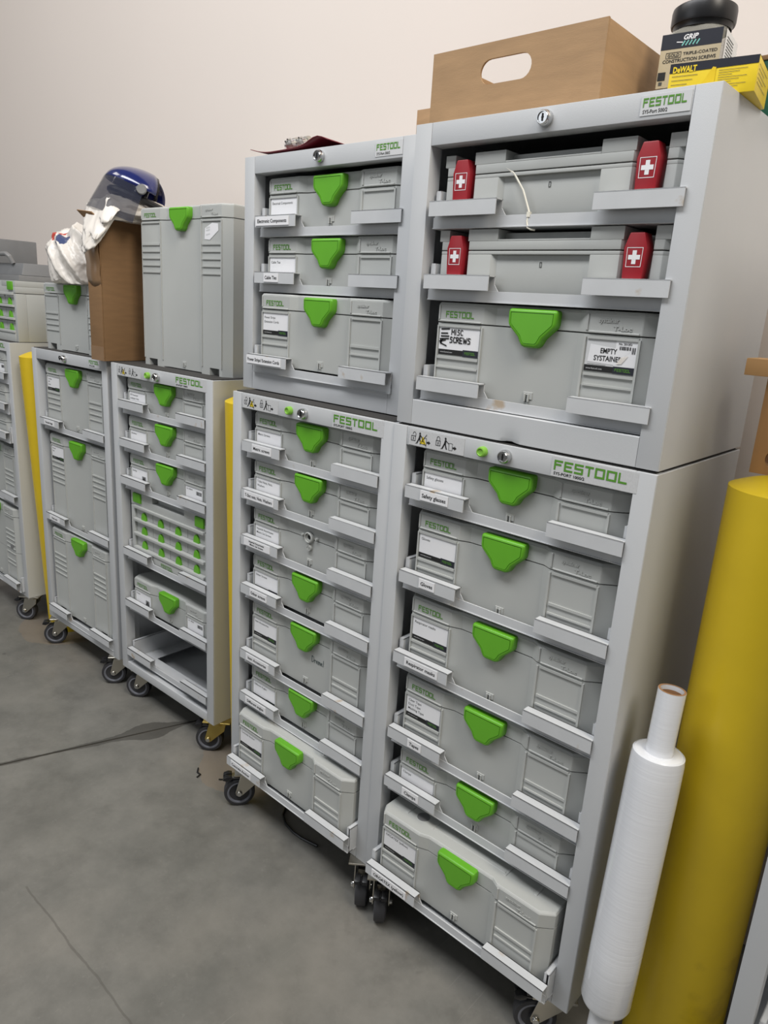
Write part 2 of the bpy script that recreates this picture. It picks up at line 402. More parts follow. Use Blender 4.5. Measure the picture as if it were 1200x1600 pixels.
def make_case(parent_xf, x, y, z, H, label, lines=None, footer=True, latch=True, combi=False, group=SG, hand=None, right=None, extra=None, latch_tilt=0):
    M = parent_xf @ Matrix.Translation((x, y, z))
    t = thing('storage_case', label, 'storage case', M.translation, M.to_euler().z, group)
    bd, ld, cl, wm, em = case_meshes(H, combi)
    b = put('case_body', bd, t); l = put('case_lid', ld, t); put('receiver_clip', cl, b, (0, -.002, 0)); put('printed_wordmark', wm, l); put('embossed_lettering', em, l)
    o = put('latch', LATCH if latch else LSEAT, t, (0, 0 if latch else -.002, H-.0065)); 
    if latch: o['label'] = 'bright green plastic latch'
    if lines is not None or hand or extra: put('label_card', card(lines or [], footer, hand=hand, extra=extra), b, (-.1405, 0, H-LIDH-.0535))
    if right: put('label_card', right, b, (.133, 0, H-LIDH-.0535))
    return t

# ------------------------------------------------------------------ carts and cabinets
PW = .4895; PD = .369; PH = 1.0835; ZB = .1083; ST = .0309; RT = .0335
NAME = {}
def name_label(s, w, xc=None):
    mb = MB(); mb.box(-w/2, w/2, -.0012, 0, -.0088, .0088, 'paper')
    ls = s.split('\n')
    if len(ls) == 1: put_text(mb, s, 0, -.0033, .0072, -.0015, 'ink', align='C', maxw=w-.008, bold=.018)
    else:
        for i, q in enumerate(ls): put_text(mb, q, 0, .0015-.0068*i, .0048, -.0015, 'ink', align='C', maxw=w-.008, bold=.018)
    return mb.mesh('name_label', smooth=False)
def tray_mesh():
    # origin: x as in the cart, y=0 lip front, z=0 top of the lip
    P = 'tray_paint'; mb = MB()
    for x0, x1 in ((.0400, .1710), (.3325, .4590)):
        mb.box(x0, x1, 0, .0018, -.0235, 0, P); mb.box(x0, x1, 0, .0192, -.0018, 0, P); mb.box(x0, x1, .0174, .0192, -.030, 0, P)
    mb.box(.0380, .4590, .0168, .0192, -.0410, -.0235, P)      # front apron
    mb.prism([(.1710, .0192), (.1710, .0174), (.180, .0174), (.180, .0192)], -.0245, -.013, P, pts2=[(.1710, .0192), (.1710, .0174), (.1713, .0174), (.1713, .0192)])
    mb.box(.0380, .4590, .0152, .032, -.0412, -.0396, P)      # floor: frame with an open centre
    mb.box(.0380, .10, .0172, .335, -.0412, -.0396, P); mb.box(.39, .4590, .0172, .335, -.0412, -.0396, P)
    mb.box(.10, .39, .30, .335, -.0412, -.0396, P); mb.box(.10, .39, .0172, .07, -.0412, -.0396, P)
    for x0 in (.0365, .4485):
        mb.box(x0, x0+.010, .022, .335, .0165, .0183, P); mb.box(x0, x0+.0018, .022, .335, -.041, .0183, P); mb.box(x0+.0082, x0+.010, .022, .335, -.041, .0183, P)
        mb.box(x0+.001, x0+.0092, .0215, .0233, -.041, .0183, P) if x0 < .2 else mb.box(x0, x0+.0045, .0215, .0233, -.041, .0183, P)
    return mb.mesh('drawer_tray', .0006, 1)
TRAY = tray_mesh()
def caster_parts():
    P = 'zinc'; f = MB()
    f.box(-.04, .04, -.032, .032, .100, .1045, P); f.lathe([(.0001, .100), (.024, .100), (.024, .088), (.0001, .088)], P, seg=20)
    prof = [(-.024, .092), (.024, .092), (.020, .070), (-.018, .034), (-.026, .029), (-.035, .033), (-.037, .042)]   # in (t,z): t along roll direction, trail at -.027
    for s in (-1, 1):
        y0 = .0175*s; f.fprism(prof, y0-.0014, y0+.0014, P)
        f.lathe([(.0001, .006), (.0065, .006), (.0075, 0)], 'chrome', Matrix.Translation((-.027, .019*s, .040)) @ Matrix.Rotation(R(-90*s), 4, 'X'), 10)
    w = MB(); RXm = Matrix.Rotation(R(90), 4, 'X')
    T = Matrix.Translation((0, 0, 0)) @ RXm
    w.lathe([(.0385, -.012), (.0400, -.008), (.0400, .008), (.0385, .012), (.0315, .0128)], 'tyre_rubber', T, 32); w.lathe([(.0385, -.012), (.0315, -.0128)], 'tyre_rubber', T, 32)
    for s in (-1, 1):
        w.lathe([(.0315, .0128*s), (.0285, .0133*s), (.0270, .0125*s), (.0258, .0095*s)], 'wheel_rim', T, 32); w.lathe([(.0258, .0095*s), (.0110, .0080*s), (.0105, .0140*s), (.0001, .0140*s)], 'tyre_rubber', T, 32)
    b = MB()
    for q in (-1, 1): b.fprism([(-.070, .080), (-.068, .087), (-.058, .091), (-.047, .090), (-.047, .082), (-.058, .077)], .0085*q-.0065, .0085*q+.0065, 'black_plastic')
    b.box(-.052, -.018, -.012, .012, .082, .086, 'chrome'); b.box(-.066, -.048, -.0018, .0018, .080, .088, 'chrome')
    return f.mesh('caster_fork', .0005, 1), w.mesh('wheel'), b.mesh('brake_pedal', .002, 2)
FORK, WHEEL, BRAKE = caster_parts()
def fork_variant(name):
    me = FORK.copy()
    for i, m in enumerate(me.materials):
        if m == MATS['zinc']: me.materials[i] = MATS[name]
    return me
FORK_Y = fork_variant('zinc_yellow')
def lock_mesh(s=1.0):
    mb = MB(); M = RX90
    mb.lathe([(.0115*s, 0), (.0115*s, .004), (.0098*s, .011), (.0085*s, .0125), (.0075*s, .0125), (.0072*s, .0105), (.0001, .0105)], 'chrome', M, 28)
    mb.box(-.0009*s, .0009*s, -.0118, -.0104, -.005*s, .005*s, 'ink'); mb.lathe([(.0022*s, .0107), (.0001, .0108)], 'ink', M, 12)
    return mb.mesh('lock')
LOCK = lock_mesh()
def button_mesh():
    mb = MB(); mb.lathe([(.0088, 0), (.0088, .006), (.0078, .0095), (.0060, .0102), (.0050, .0088), (.0001, .0082)], 'btn_green', RX90, 24); return mb.mesh('release_button')
mat('btn_green', (128, 184, 66), .4)
BTN = button_mesh()
def person_icon(mb, x, z, s, y, push=True):
    I = 'ink'
    n = 10; mb.add([(x+s*.10*math.cos(2*math.pi*i/n)+s*.10, y, z+s*.90+s*.10*math.sin(2*math.pi*i/n)) for i in range(n)], [list(range(n))], I)
    P = lambda pts: mb.add([(x+a*s, y, z+b*s) for a, b in pts], [list(range(len(pts)))], I)
    P([(-.05, .42), (.16, .38), (.22, .78), (.05, .80)]); P([(-.05, .45), (-.28, .0), (-.14, .0), (.08, .42)]); P([(.02, .45), (.20, .0), (.33, .0), (.16, .42)])
    P([(.18, .76), (.20, .66), (.46, .48), (.50, .54)]); P([(-.28, .0), (-.36, .02), (-.36, -.03), (-.14, -.03)])
    mb.stroke([(x+s*.5, z), (x+s*.5, z+s*.58), (x+s*.86, z+s*.58), (x+s*.86, z), (x+s*.5, z)], s*.035, y, I)
    P([(.90, .16), (1.08, .16), (1.08, .06), (1.30, .24), (1.08, .42), (1.08, .32), (.90, .32)])
def picto_mesh():
    mb = MB(); mb.box(0, .122, -.0004, .0002, .0015, RT-.003, 'sticker')
    y = -.0007
    def padlock(x, z, op):
        mb.stroke([(x, z), (x+.009, z), (x+.009, z+.0085), (x, z+.0085), (x, z)], .0011, y, 'ink')
        mb.stroke([(x+.0045, z+.0022), (x+.0045, z+.006)], .0017, y, 'ink')
        o = .002 if op else 0
        mb.stroke([(x+.0015+o, z+.0085 if not op else z+.0115), (x+.0015+o, z+.013), (x+.003+o, z+.0155), (x+.006+o, z+.0155), (x+.0078+o, z+.013), (x+.0078+o, z+.0085)], .001, y, 'ink')
    padlock(.006, .010, True); padlock(.062, .010, False)
    person_icon(mb, .023, .006, .0205, y); person_icon(mb, .080, .006, .0205, y)
    mb.add([(.0255, y-.0003, .007), (.0400, y-.0003, .007), (.0328, y-.0003, .0205)], [(0, 1, 2)], 'sign_yellow')
    mb.stroke([(.0328, .0105), (.0328, .016)], .0013, y-.0005, 'ink'); mb.stroke([(.0265, .006), (.0405, .0245)], .0011, y-.0004, 'ink'); mb.stroke([(.0265, .022), (.0405, .0035)], .0011, y-.0004, 'ink')
    return mb.mesh('pictogram_sticker', smooth=False)
PICTO = picto_mesh()
def logo_mesh(big=True):
    mb = MB()
    if big:
        mb.box(0, .138, -.0004, .0002, .0012, RT-.0018, 'sticker'); wordmark(mb, .004, .0115, .118, .0155, -.0008, 'logo_green', t=.2)
        put_text(mb, 'SYS-PORT 1000/2', .0045, .0042, .0045, -.0008, 'ink', width=.052, bold=.02)
    else:
        mb.box(0, .066, -.0004, .0002, .006, .030, 'label_grey'); wordmark(mb, .003, .0160, .057, .0108, -.0008, 'logo_green', t=.2)
        put_text(mb, 'SYS-Port 500/2', .0035, .0085, .0045, -.0008, 'ink', width=.033, bold=.012)
    return mb.mesh('brand_sticker', smooth=False)
LOGO_B, LOGO_S = logo_mesh(True), logo_mesh(False)
def xf(x, y, a): return Matrix.Translation((x, y, 0)) @ Matrix.Rotation(a, 4, 'Z')
def shell(t, w, d, z0, z1, st, rt, rb, dent=False, boxtop=True):
    P = 'cart_paint'; sd = .030
    for x0, x1 in ((0, st), (w-st, w)):
        MB().box(x0, x1, 0, sd, z0, z1, P).obj('stile', t, .0012)
    MB().box(st+.0004, w-st-.0004, .0004, sd, z1-rt, z1, P).obj('top_rail', t, .0010)
    if dent:
        mb = MB(); N = 48; x0, x1 = st+.0004, w-st-.0004; vs = []; fs = []
        prof = [(.03, z0), (.0012, z0), (.0004, z0+.001), (.0004, z0+.008), (.0004, z0+.016), (.0004, z0+.026), (.0004, z0+rb-.001), (.0012, z0+rb), (.03, z0+rb)]
        for i in range(N+1):
            x = x0+(x1-x0)*i/N
            for k, (yy, zz) in enumerate(prof):
                g = math.exp(-((x-.240)/.012)**2)*math.exp(-((zz-z0)/.012)**2)
                vs.append((x, yy+.004*g if k < 7 else yy, zz+(.0022*g if k < 3 else 0)))
        n = len(prof)
        for i in range(N):
            for k in range(n-1): fs.append((i*n+k, (i+1)*n+k, (i+1)*n+k+1, i*n+k+1))
        fs += [list(range(n)), list(range(N*n, (N+1)*n))[::-1]]
        mb.add(vs, fs, P).obj('bottom_rail', t)
    else: MB().box(st+.0004, w-st-.0004, .0004, sd, z0, z0+rb, P).obj('bottom_rail', t, .0010)
    for x0, x1 in ((-.0006, .002), (w-.002, w+.0006)): MB().box(x0, x1, .0012, d, z0, z1, P).obj('side_panel', t, .0005, 1)
    MB().box(.002, w-.002, d-.002, d, z0, z1, P).obj('back_panel', t)
    MB().box(.002, w-.002, sd, d-.002, z1-.004, z1-.001, P).obj('top_panel', t)
    MB().box(.002, w-.002, sd, d-.002, z0, z0+.003, P).obj('bottom_panel', t)
    for x0 in (.0045, w-.0105): MB().box(x0, x0+.006, sd+.002, sd+.028, z0+rb, z1-rt, P).obj('runner_post', t, .0008)
    if boxtop:
        MB().box(.006, w-.006, .006, d-.004, z1-.0008, z1+.0022, 'dark_rubber').obj('top_mat', t)
def make_cart(label, x, y, a, trays, casters, picto=True, button=True, logo='B', fork=None, lock_x=.242, PH=PH):
    t = thing('storage_cart', label, 'storage cart', (x, y, 0), a, 'grey rolling storage carts'); M = xf(x, y, a)
    shell(t, PW, PD, ZB, PH, ST, RT, .026)
    if picto: put('pictogram_sticker', PICTO, t, (.037, 0, PH-RT))
    if button: put('release_button', BTN, t, (.198, .0004, PH-.0175))
    else: put('button_hole', HOLE, t, (.198, 0, PH-.0175))
    put('lock', LOCK, t, (lock_x, .0004, PH-.0178))
    if logo == 'B': put('brand_sticker', LOGO_B, t, (.326, 0, PH-RT))
    elif logo == 'S': put('brand_sticker', LOGO_S, t, (.384, 0, PH-RT))
    for (z, dy, nm, nw, nx) in trays:
        o = put('drawer_tray', TRAY, t, (0, dy+LY, z))
        if nm: put('name_label', name_label(nm, nw), o, (nx, -.0002, -.0118))
    for i, (px, py, ang, br) in enumerate(casters):
        c = bpy.data.objects.new('caster', None); COL.objects.link(c); c.parent = t; c.location = (px, py, 0); c.rotation_euler = (0, 0, ang)
        put('caster_fork', fork if (fork and i == 1) else FORK, c, (0, 0, .0035)); put('wheel', WHEEL, c, (-.027, 0, .040))
        if br: put('brake_pedal', BRAKE, c)
    return t, M
HOLE = MB().lathe([(.0001, .0006), (.0065, .0006), (.007, 0)], 'ink', RX90, 16).mesh('button_hole')
UW = .4857; UH = .4883
def make_upper(label, M, ox, oy, trays, dent=False, z0=PH+.0044, lx=.243, gx=.384):
    A = M @ Matrix.Translation((ox, oy, z0)); t = thing('drawer_cabinet', label, 'cabinet', A.translation, A.to_euler().z, 'grey drawer cabinets stacked on carts')
    shell(t, UW, PD, 0, UH, .0335, .0341, .0440, dent, boxtop=False)
    put('lock', LOCK, t, (lx, .0004, UH-.0165)); put('brand_sticker', LOGO_S, t, (gx, 0, UH-.035))
    for (z, dy, nm, nw, nx) in trays:
        o = put('drawer_tray', TRAY, t, (.003, dy+LY, z-z0))
        if nm: put('name_label', name_label(nm, nw), o, (nx, -.0002, -.0118))
    return t, A, z0

CY = .021   # case front plane behind the lip front
XC = .2475
LY = -.005  # lips stand just proud of the frame
def fill(M, rows, xc=XC, zoff=0):
    for (z, dy, dz, H, lab, kw) in rows: make_case(M, xc, dy+LY+CY, z+dz-zoff, H, lab, **kw)

# ---- nearest cart (T1)
pi = math.pi
rear = [(.05, .32, .3, False), (.44, .32, 2.2, False)]
T1, M1 = make_cart('tall grey cart at the right end with a safety glasses drawer on top', 0, 0, 0,
    [(.978, 0, 'Safety glasses', .062, .108), (.813, 0, 'Gloves', .036, .108), (.6455, 0, 'Respirator masks', .080, .110), (.4775, 0, 'Tapes', .034, .110), (.364, 0, 'Clamps', .042, .110), (.170, -.040, 'ORGATEX (yellow)', .092, .104)],
    [(.030, .028, R(127), True), (.445, .035, R(35), True)]+rear)
fill(M1, [(.978, 0, -.0355, .102, 'grey case with a Safety glasses card in the right cart', dict(lines=['Safety glasses'], footer=False)),
    (.813, 0, -.0395, .1545, 'grey case with a Gloves card in the right cart', dict(lines=['Gloves'])),
    (.6455, 0, -.0395, .1545, 'grey case with a Respirator masks card in the right cart', dict(lines=['Respirator masks'])),
    (.4775, 0, -.0395, .1545, 'grey case with a three-line tape card in the right cart', dict(lines=['Clear Tape', 'Duct Tape', 'Masking Tape'])),
    (.364, 0, -.038, .102, 'grey case with a Clamps card in the right cart', dict(lines=['Clamps'], footer=False)),
    (.170, -.040, -.0270, .1545, 'dusty grey case in the pulled-out bottom tray of the right cart', dict(lines=['ORGATEX (yellow)']))])
# ---- second cart (T2)
T2, M2 = make_cart('grey cart with seven labelled trays, left of the right end cart', -.4912, .0056, -.0061,
    [(.9785, 0, 'Metric screws', .066, .112), (.8665, 0, 'T-Slot nuts, Nuts, Washers', .104, .104), (.7545, 0, 'Imperial Assortment\nMetric Set Screws', .094, .100), (.633, 0, 'Other screws', .062, .108), (.4615, 0, 'Item Accessories', .086, .108), (.344, 0, 'Different angles', .078, .104), (.1755, -.038, 'Concrete Anchor', .080, .098)],
    [(.042, .030, R(53), True), (.462, .028, R(127), True)]+rear)
def dremel(mb):
    def S(p): mb.stroke([(.020+a*.0042, .0+b*.0042) for a, b in p], .0011, .0102, 'marker_blue')
    S([(0, 0), (0, 3.6), (1.2, 3.2), (1.7, 1.8), (1.0, .4), (0, 0)]); S([(2.2, 0), (2.2, 2), (2.3, 1.3), (3.1, 2)]); S([(3.4, 1.1), (4.5, 1.3), (4.2, 2), (3.5, 1.7), (3.5, .5), (4.6, .4)])
    S([(5.0, 0), (5.1, 2), (5.7, 1.8), (5.8, .2), (5.9, 1.8), (6.5, 1.8), (6.6, .2)]); S([(7.0, 1.1), (8.0, 1.3), (7.7, 2), (7.1, 1.5), (7.3, .4), (8.2, .5)]); S([(8.8, .2), (9.0, 3.8)])
fill(M2, [(.9785, 0, -.035, .102, 'grey case with a Metric screws card in the seven-tray cart', dict(lines=['Metric Screws'], footer=False)),
    (.8665, 0, -.032, .102, 'grey case with a T-Slot nuts card in the seven-tray cart', dict(lines=['T-Slot Nuts, Nuts,', 'Washers'], footer=False)),
    (.7545, 0, -.0325, .102, 'grey case missing its green latch in the seven-tray cart', dict(lines=['Imperial Assortment', 'Metric Set Screws'], footer=False, latch=False)),
    (.633, 0, -.0255, .102, 'grey case with an Other screws card in the seven-tray cart', dict(lines=['Other Screws'])),
    (.4615, 0, -.027, .1545, 'grey case with handwriting beside its latch in the seven-tray cart', dict(lines=['Item Accessories'])),
    (.344, 0, -.026, .102, 'grey case with a Different angles card in the seven-tray cart', dict(lines=['Different Angles'])),
    (.1755, -.038, -.030, .1545, 'dusty grey case in the pulled-out bottom tray of the seven-tray cart', dict(lines=['Concrete Anchor']))])
mb = MB(); dremel(mb)
_c = [o for o in bpy.data.objects if o.get('label', '').startswith('grey case with handwriting')][0]
put('handwriting', mb.mesh('handwriting', smooth=False), [c for c in _c.children if c.name.startswith('case_body')][0], (0, -.002, .070))
# ---- third cart (C3)
C3, M3 = make_cart('grey cart with an empty bottom tray, left of the seven-tray cart', -1.1593, .0683, .0162,
    [(.9825, 0, None, 0, 0), (.869, 0, None, 0, 0), (.755, 0, None, 0, 0), (.530, 0, None, 0, 0), (.3585, 0, None, 0, 0), (.188, 0, None, 0, 0)],
    [(.06, .05, R(35), False), (.462, .040, R(38), True)]+rear, fork=FORK_Y)
def photo_print(mb, w, h, y):
    mb.rect(.014, .034, .006, .026, y, 'case_dark'); mb.stroke([(.018, .010), (.024, .022), (.030, .010)], .004, y-.0002, 'ink')
def barcode(mb, x, z, w, h, y):
    random.seed(3); q = x
    while q < x+w:
        b = random.choice((.0006, .0012, .0018)); mb.rect(q, min(q+b, x+w), z, z+h, y, 'ink'); q += b+random.choice((.0007, .0012))
def code_card():
    mb = MB(); mb.box(-.039, .039, .0022, .0034, 0, .046, 'paper'); barcode(mb, .010, .027, .024, .010, .0019); put_text(mb, 'No. 498362', -.034, .036, .004, .0019, 'ink_grey'); return mb.mesh('label_card', smooth=False)
fill(M3, [(.9825, 0, -.036, .102, 'grey case with a two-line card in top tray of the empty-bottomed cart', dict(lines=['RTF Assorted', 'sandpaper discs'], footer=False)),
    (.869, 0, -.034, .102, 'grey case with a one-line card, second tray of the empty-bottomed cart', dict(lines=['Abrasives'], footer=False)),
    (.755, 0, -.032, .102, 'grey case with picture card and barcode card above the drawer organiser', dict(lines=['Sanding'], footer=False, extra=photo_print, right=code_card())),
    (.3585, 0, -.0285, .102, 'grey case standing directly above the empty bottom tray', dict(lines=['Router'], footer=False, extra=photo_print, right=code_card()))], xc=XC)
# ---- fourth cart (C4)
C4, M4 = make_cart('grey cart with three tall cases, beside a yellow bollard', -1.6872, .0656, .0186,
    [(.856, 0, 'Vacuum bags', .070, .108), (.5185, 0, 'Hose sets', .070, .104), (.171, -.012, None, 0, 0)],
    [(.040, .030, R(53), True), (.450, .035, R(50), True)]+rear, picto=False, button=False, logo='S', lock_x=.232)
fill(M4, [(.856, 0, -.029, .210, 'medium tall grey case in the top tray of the three-case cart', dict(lines=['Cordless', 'drill', 'driver'])),
    (.5185, 0, -.0325, .315, 'tall grey case with white card in middle of the three-case cart', dict(lines=['Vacuum', 'hose'])),
    (.171, -.012, -.020, .315, 'tall grey case without a card at bottom of the three-case cart', dict())])
# ---- fifth cart (C5), cut by the left edge of the photo
C5, M5 = make_cart('grey cart at the far left edge, only its right side visible', -2.3698, .0702, 0,
    [(.975, -.012, None, 0, 0), (.865, -.018, None, 0, 0), (.758, -.022, None, 0, 0), (.512, -.010, None, 0, 0), (.166, -.026, None, 0, 0)],
    [(.05, .04, R(35), True), (.455, .030, R(38), True)]+rear)
fill(M5, [(.975, -.012, -.03, .102, 'flat grey case in the top tray of the far left cart', dict(right=code_card())), (.865, -.018, -.0345, .102, 'flat grey case in the second tray of the far left cart', dict()), (.758, -.022, -.0375, .102, 'flat grey case in the third tray of the far left cart', dict()),
    (.512, -.010, -.03, .210, 'medium grey case in the fourth tray of the far left cart', dict()), (.166, -.026, -.025, .315, 'tall two-part grey case in bottom tray of the far left cart', dict(combi=True))])
# ---- sixth cart at the right border: only its left stile shows
C6, M6 = make_cart('grey cart at the right border, only its left stile visible', .727, .0, 0, [(.977, 0, None, 0, 0), (.642, 0, None, 0, 0), (.30, 0, None, 0, 0)],
    [(.05, .04, R(53), True), (.445, .04, R(40), True)]+rear, PH=1.5717)  # unseen extra height, added to cast shade on the neighbouring cart's side

# ---- upper cabinets
U1, A1, z01 = make_upper('grey three-drawer cabinet with cardboard box on top', M1, .0026, .0029,
    [(1.4575, 0, None, 0, 0), (1.344, 0, None, 0, 0), (1.1745, 0, None, 0, 0)], dent=True)
U2, A2, z02 = make_upper('grey three-drawer cabinet with red card on top', M2, -.029, .0496,
    [(1.4575, 0, 'Electronic Components', .108, .098), (1.3435, 0, 'Cable Ties', .048, .098), (1.168, -.016, 'Power Strips/ Extension Cords', .118, .097)], lx=.239, gx=.386)
def misc(mb, w, h, y):
    x0, z0 = -w/2, 0; s = w/61.
    def S(p, t=.0013): mb.stroke([(x0+a*s, z0+b*s) for a, b in p], t, y-.0004, 'ink')
    for a in ([(3, 31), (15, 32)], [(3, 26), (13, 26.5)], [(3, 22.5), (15, 23)], [(2, 19), (15, 20)], [(1, 16), (10, 18)], [(2, 14), (12, 11)], [(2, 19), (4, 14)], [(6, 19), (3, 15)]): S(a, .0022)
    L = {'M': [[(0,0),(0,6),(2,2.5),(4,6),(4.3,0)]], 'I': [[(0,0),(0,6)]], 'S': [[(3.5,5.5),(1,6),(.6,3.6),(3,2.8),(3,.4),(0,0)]], 'C': [[(3.4,5.4),(1.2,6),(.2,3),(1.2,.2),(3.6,.6)]],
         'R': [[(0,0),(0,6),(3,5.5),(2.8,3.6),(.4,3)],[(.8,3),(3.6,0)]], 'E': [[(3.2,6),(0,6),(0,0),(3.4,0)],[(0,3),(2.8,3)]], 'W': [[(0,6),(1.2,0),(2.4,4.5),(3.8,0),(5,6)]]}
    def word(t, x, z, k, st):
        for ch in t:
            for q in L[ch]: S([(x+a*k, z+b*k) for a, b in q], st)
            x += {'M': 6, 'I': 2.2, 'W': 6}.get(ch, 4.6)*k
    word('MISC', 19, 25, 1.05, .0014); word('SCREWS', 17, 15.5, 1.12, .0017)
def empty_card():
    mb = MB(); w = .079; y = .0022
    mb.box(-w/2, w/2, y, .0034, 0, .046, 'label_grey'); y -= .0003
    mb.add([(-w/2+.004, y, .0135), (.008, y, .0115), (.030, y, .033), (-w/2+.006, y, .039)], [(0, 1, 2, 3)], 'paper')
    mb.rect(.006, w/2, .009, .046, y+.0001, 'paper')
    y -= .0003
    put_text(mb, 'EMPTY', -.017, .0270, .0075, y, 'ink', width=.026, bold=.02); put_text(mb, 'SYSTAINER', -.026, .0162, .0075, y, 'ink', width=.044, bold=.02)
    put_text(mb, 'No. 201353', .010, .0405, .0030, y, 'ink', bold=.02); barcode(mb, .012, .0335, .017, .0050, y); barcode(mb, .031, .029, .005, .009, y)
    mb.stroke([(-.035, .0105), (-.006, .0100)], .0005, y, 'ink_grey')
    mb.rect(-w/2, .006, 0, .0088, y, 'ink'); mb.rect(.006, w/2, -.0006, .0098, y, 'dewalt_dark')
    put_text(mb, 'www.festool.com', -w/2+.003, .003, .0026, y-.0001, 'label_grey'); wordmark(mb, .009, .0028, .024, .0042, y-.0001, 'logo_green')
    mb.add([(.010, y-.0006, .013), (.018, y-.0006, .014), (.027, y-.0004, .026), (.016, y-.0004, .023)], [(0, 1, 2, 3)], 'bag')
    return mb.mesh('label_card', smooth=False)
fill(A1, [(1.1745, 0, -.0285, .1545, 'grey case with a handwritten misc screws card and an empty note', dict(hand=misc, right=empty_card()))], xc=.2505, zoff=z01)
fill(A2, [(1.4575, 0, -.026, .102, 'grey case with an Electrical Components card under the red card cabinet top', dict(lines=['Electrical Components'], footer=False)),
    (1.3435, 0, -.0305, .102, 'grey case with a Cable Ties card', dict(lines=['Cable Ties'], footer=False)),
    (1.168, -.016, -.0235, .1545, 'grey case with a Power Strips and Extension Cords card', dict(lines=['Power Strips', 'Extension Cords']))], xc=.2505, zoff=z02)

# ---- first aid cases
def aid_meshes():
    P = 'case_plastic'; H = .105; b = MB(); l = MB(); zl = .069; H = .1010
    def plan(mid): return [(-.196, .296), (-.196, .012), (-.190, .004), (-.176, .004), (-.174, .018), (-.137, .018), (-.135, .004), (-.132, 0), (-.088, 0), (-.080, mid), (.080, mid), (.083, 0), (.128, 0), (.131, .004), (.133, .018), (.172, .018), (.174, .004), (.188, .004), (.196, .012), (.196, .296)]
    b.prism(plan(.007), .004, zl-.006, P); b.prism(plan(0), zl-.006, zl-.0009, P)
    b.lathe([(.0001, 0), (.0001, 0.0001)], P)
    b.stroke([(-.0015, .045), (-.0015, .052), (.0015, .052), (.0015, .045), (-.0015, .045)], .0009, .0064, 'ink_grey')
    p = plan(0); l.prism(p, zl+.0009, H-.018, P)
    # lid top: side posts, two shoulders and the lowered handle bar between them
    for a, c in (((-.196, .012), (-.176, .004)), ((.174, .004), (.196, .012))):
        l.box(a[0], c[0], .004, .296, H-.018, H, P)
    l.box(-.135, -.078, 0, .25, H-.018, H, P); l.box(.080, .131, 0, .25, H-.018, H, P); l.box(-.078, .080, 0, .012, H-.018, H-.0155, P); l.box(-.078, .080, .022, .25, H-.018, H-.004, P)
    l.box(-.19, .19, .03, .29, H-.018, H-.010, P); l.box(-.18, .18, .03, .28, zl-.002, zl+.002, 'ink')
    r = MB(); pts = [(-.0140, -.008), (.0140, -.008), (.0168, .040), (.0105, .060), (-.0105, .060), (-.0168, .040)]
    r.fprism(pts, -.006, .018, 'latch_red'); r2 = MB()
    y = -.0063; r2.stroke([(-.0105, .015), (.0105, .015), (.0112, .040), (-.0112, .040), (-.0105, .015)], .0008, y, 'paper')
    r2.rect(-.003, .003, .0185, .0365, y, 'paper'); r2.rect(-.0085, .0085, .0245, .0305, y-.0001, 'paper')
    return b.mesh('case_body', .0009, 2), l.mesh('case_lid', .0009, 2), r.mesh('latch', .0022, 2), r2.mesh('white_cross', smooth=False)
AID = aid_meshes()
for z, lab in ((1.4575, 'grey case with red cross latches in the top tray, cable tie in front'), (1.344, 'grey case with red cross latches in the second tray from the top')):
    M = A1 @ Matrix.Translation((.248, CY+LY, z-.030-z01)); t = thing('first_aid_case', lab, 'first aid case', M.translation, M.to_euler().z, 'first aid cases')
    put('case_body', AID[0], t); put('case_lid', AID[1], t)
    for x in (-.1555, .1525):
        o = put('latch', AID[2], t, (x, 0, .0315)); o['label'] = 'dark red latch with a white cross'; put('white_cross', AID[3], o)
ct = MB(); ct.tube([(.172, .0205, 1.5045), (.190, .020, 1.494), (.212, .016, 1.468), (.226, .0165, 1.437)], .0016, 'cable_tie', 6)
ct.tube([(.226, .0195, 1.432), (.2255, .016, 1.432), (.2248, .0145, 1.424), (.227, .0145, 1.415), (.232, .016, 1.4125), (.238, .019, 1.412)], .0015, 'cable_tie', 6)
ct.box(.2235, .2290, .0135, .0185, 1.430, 1.4375, 'cable_tie')
tag(ct.obj('cable_tie'), 'white cable tie hanging from the top first aid case tray', 'cable tie')

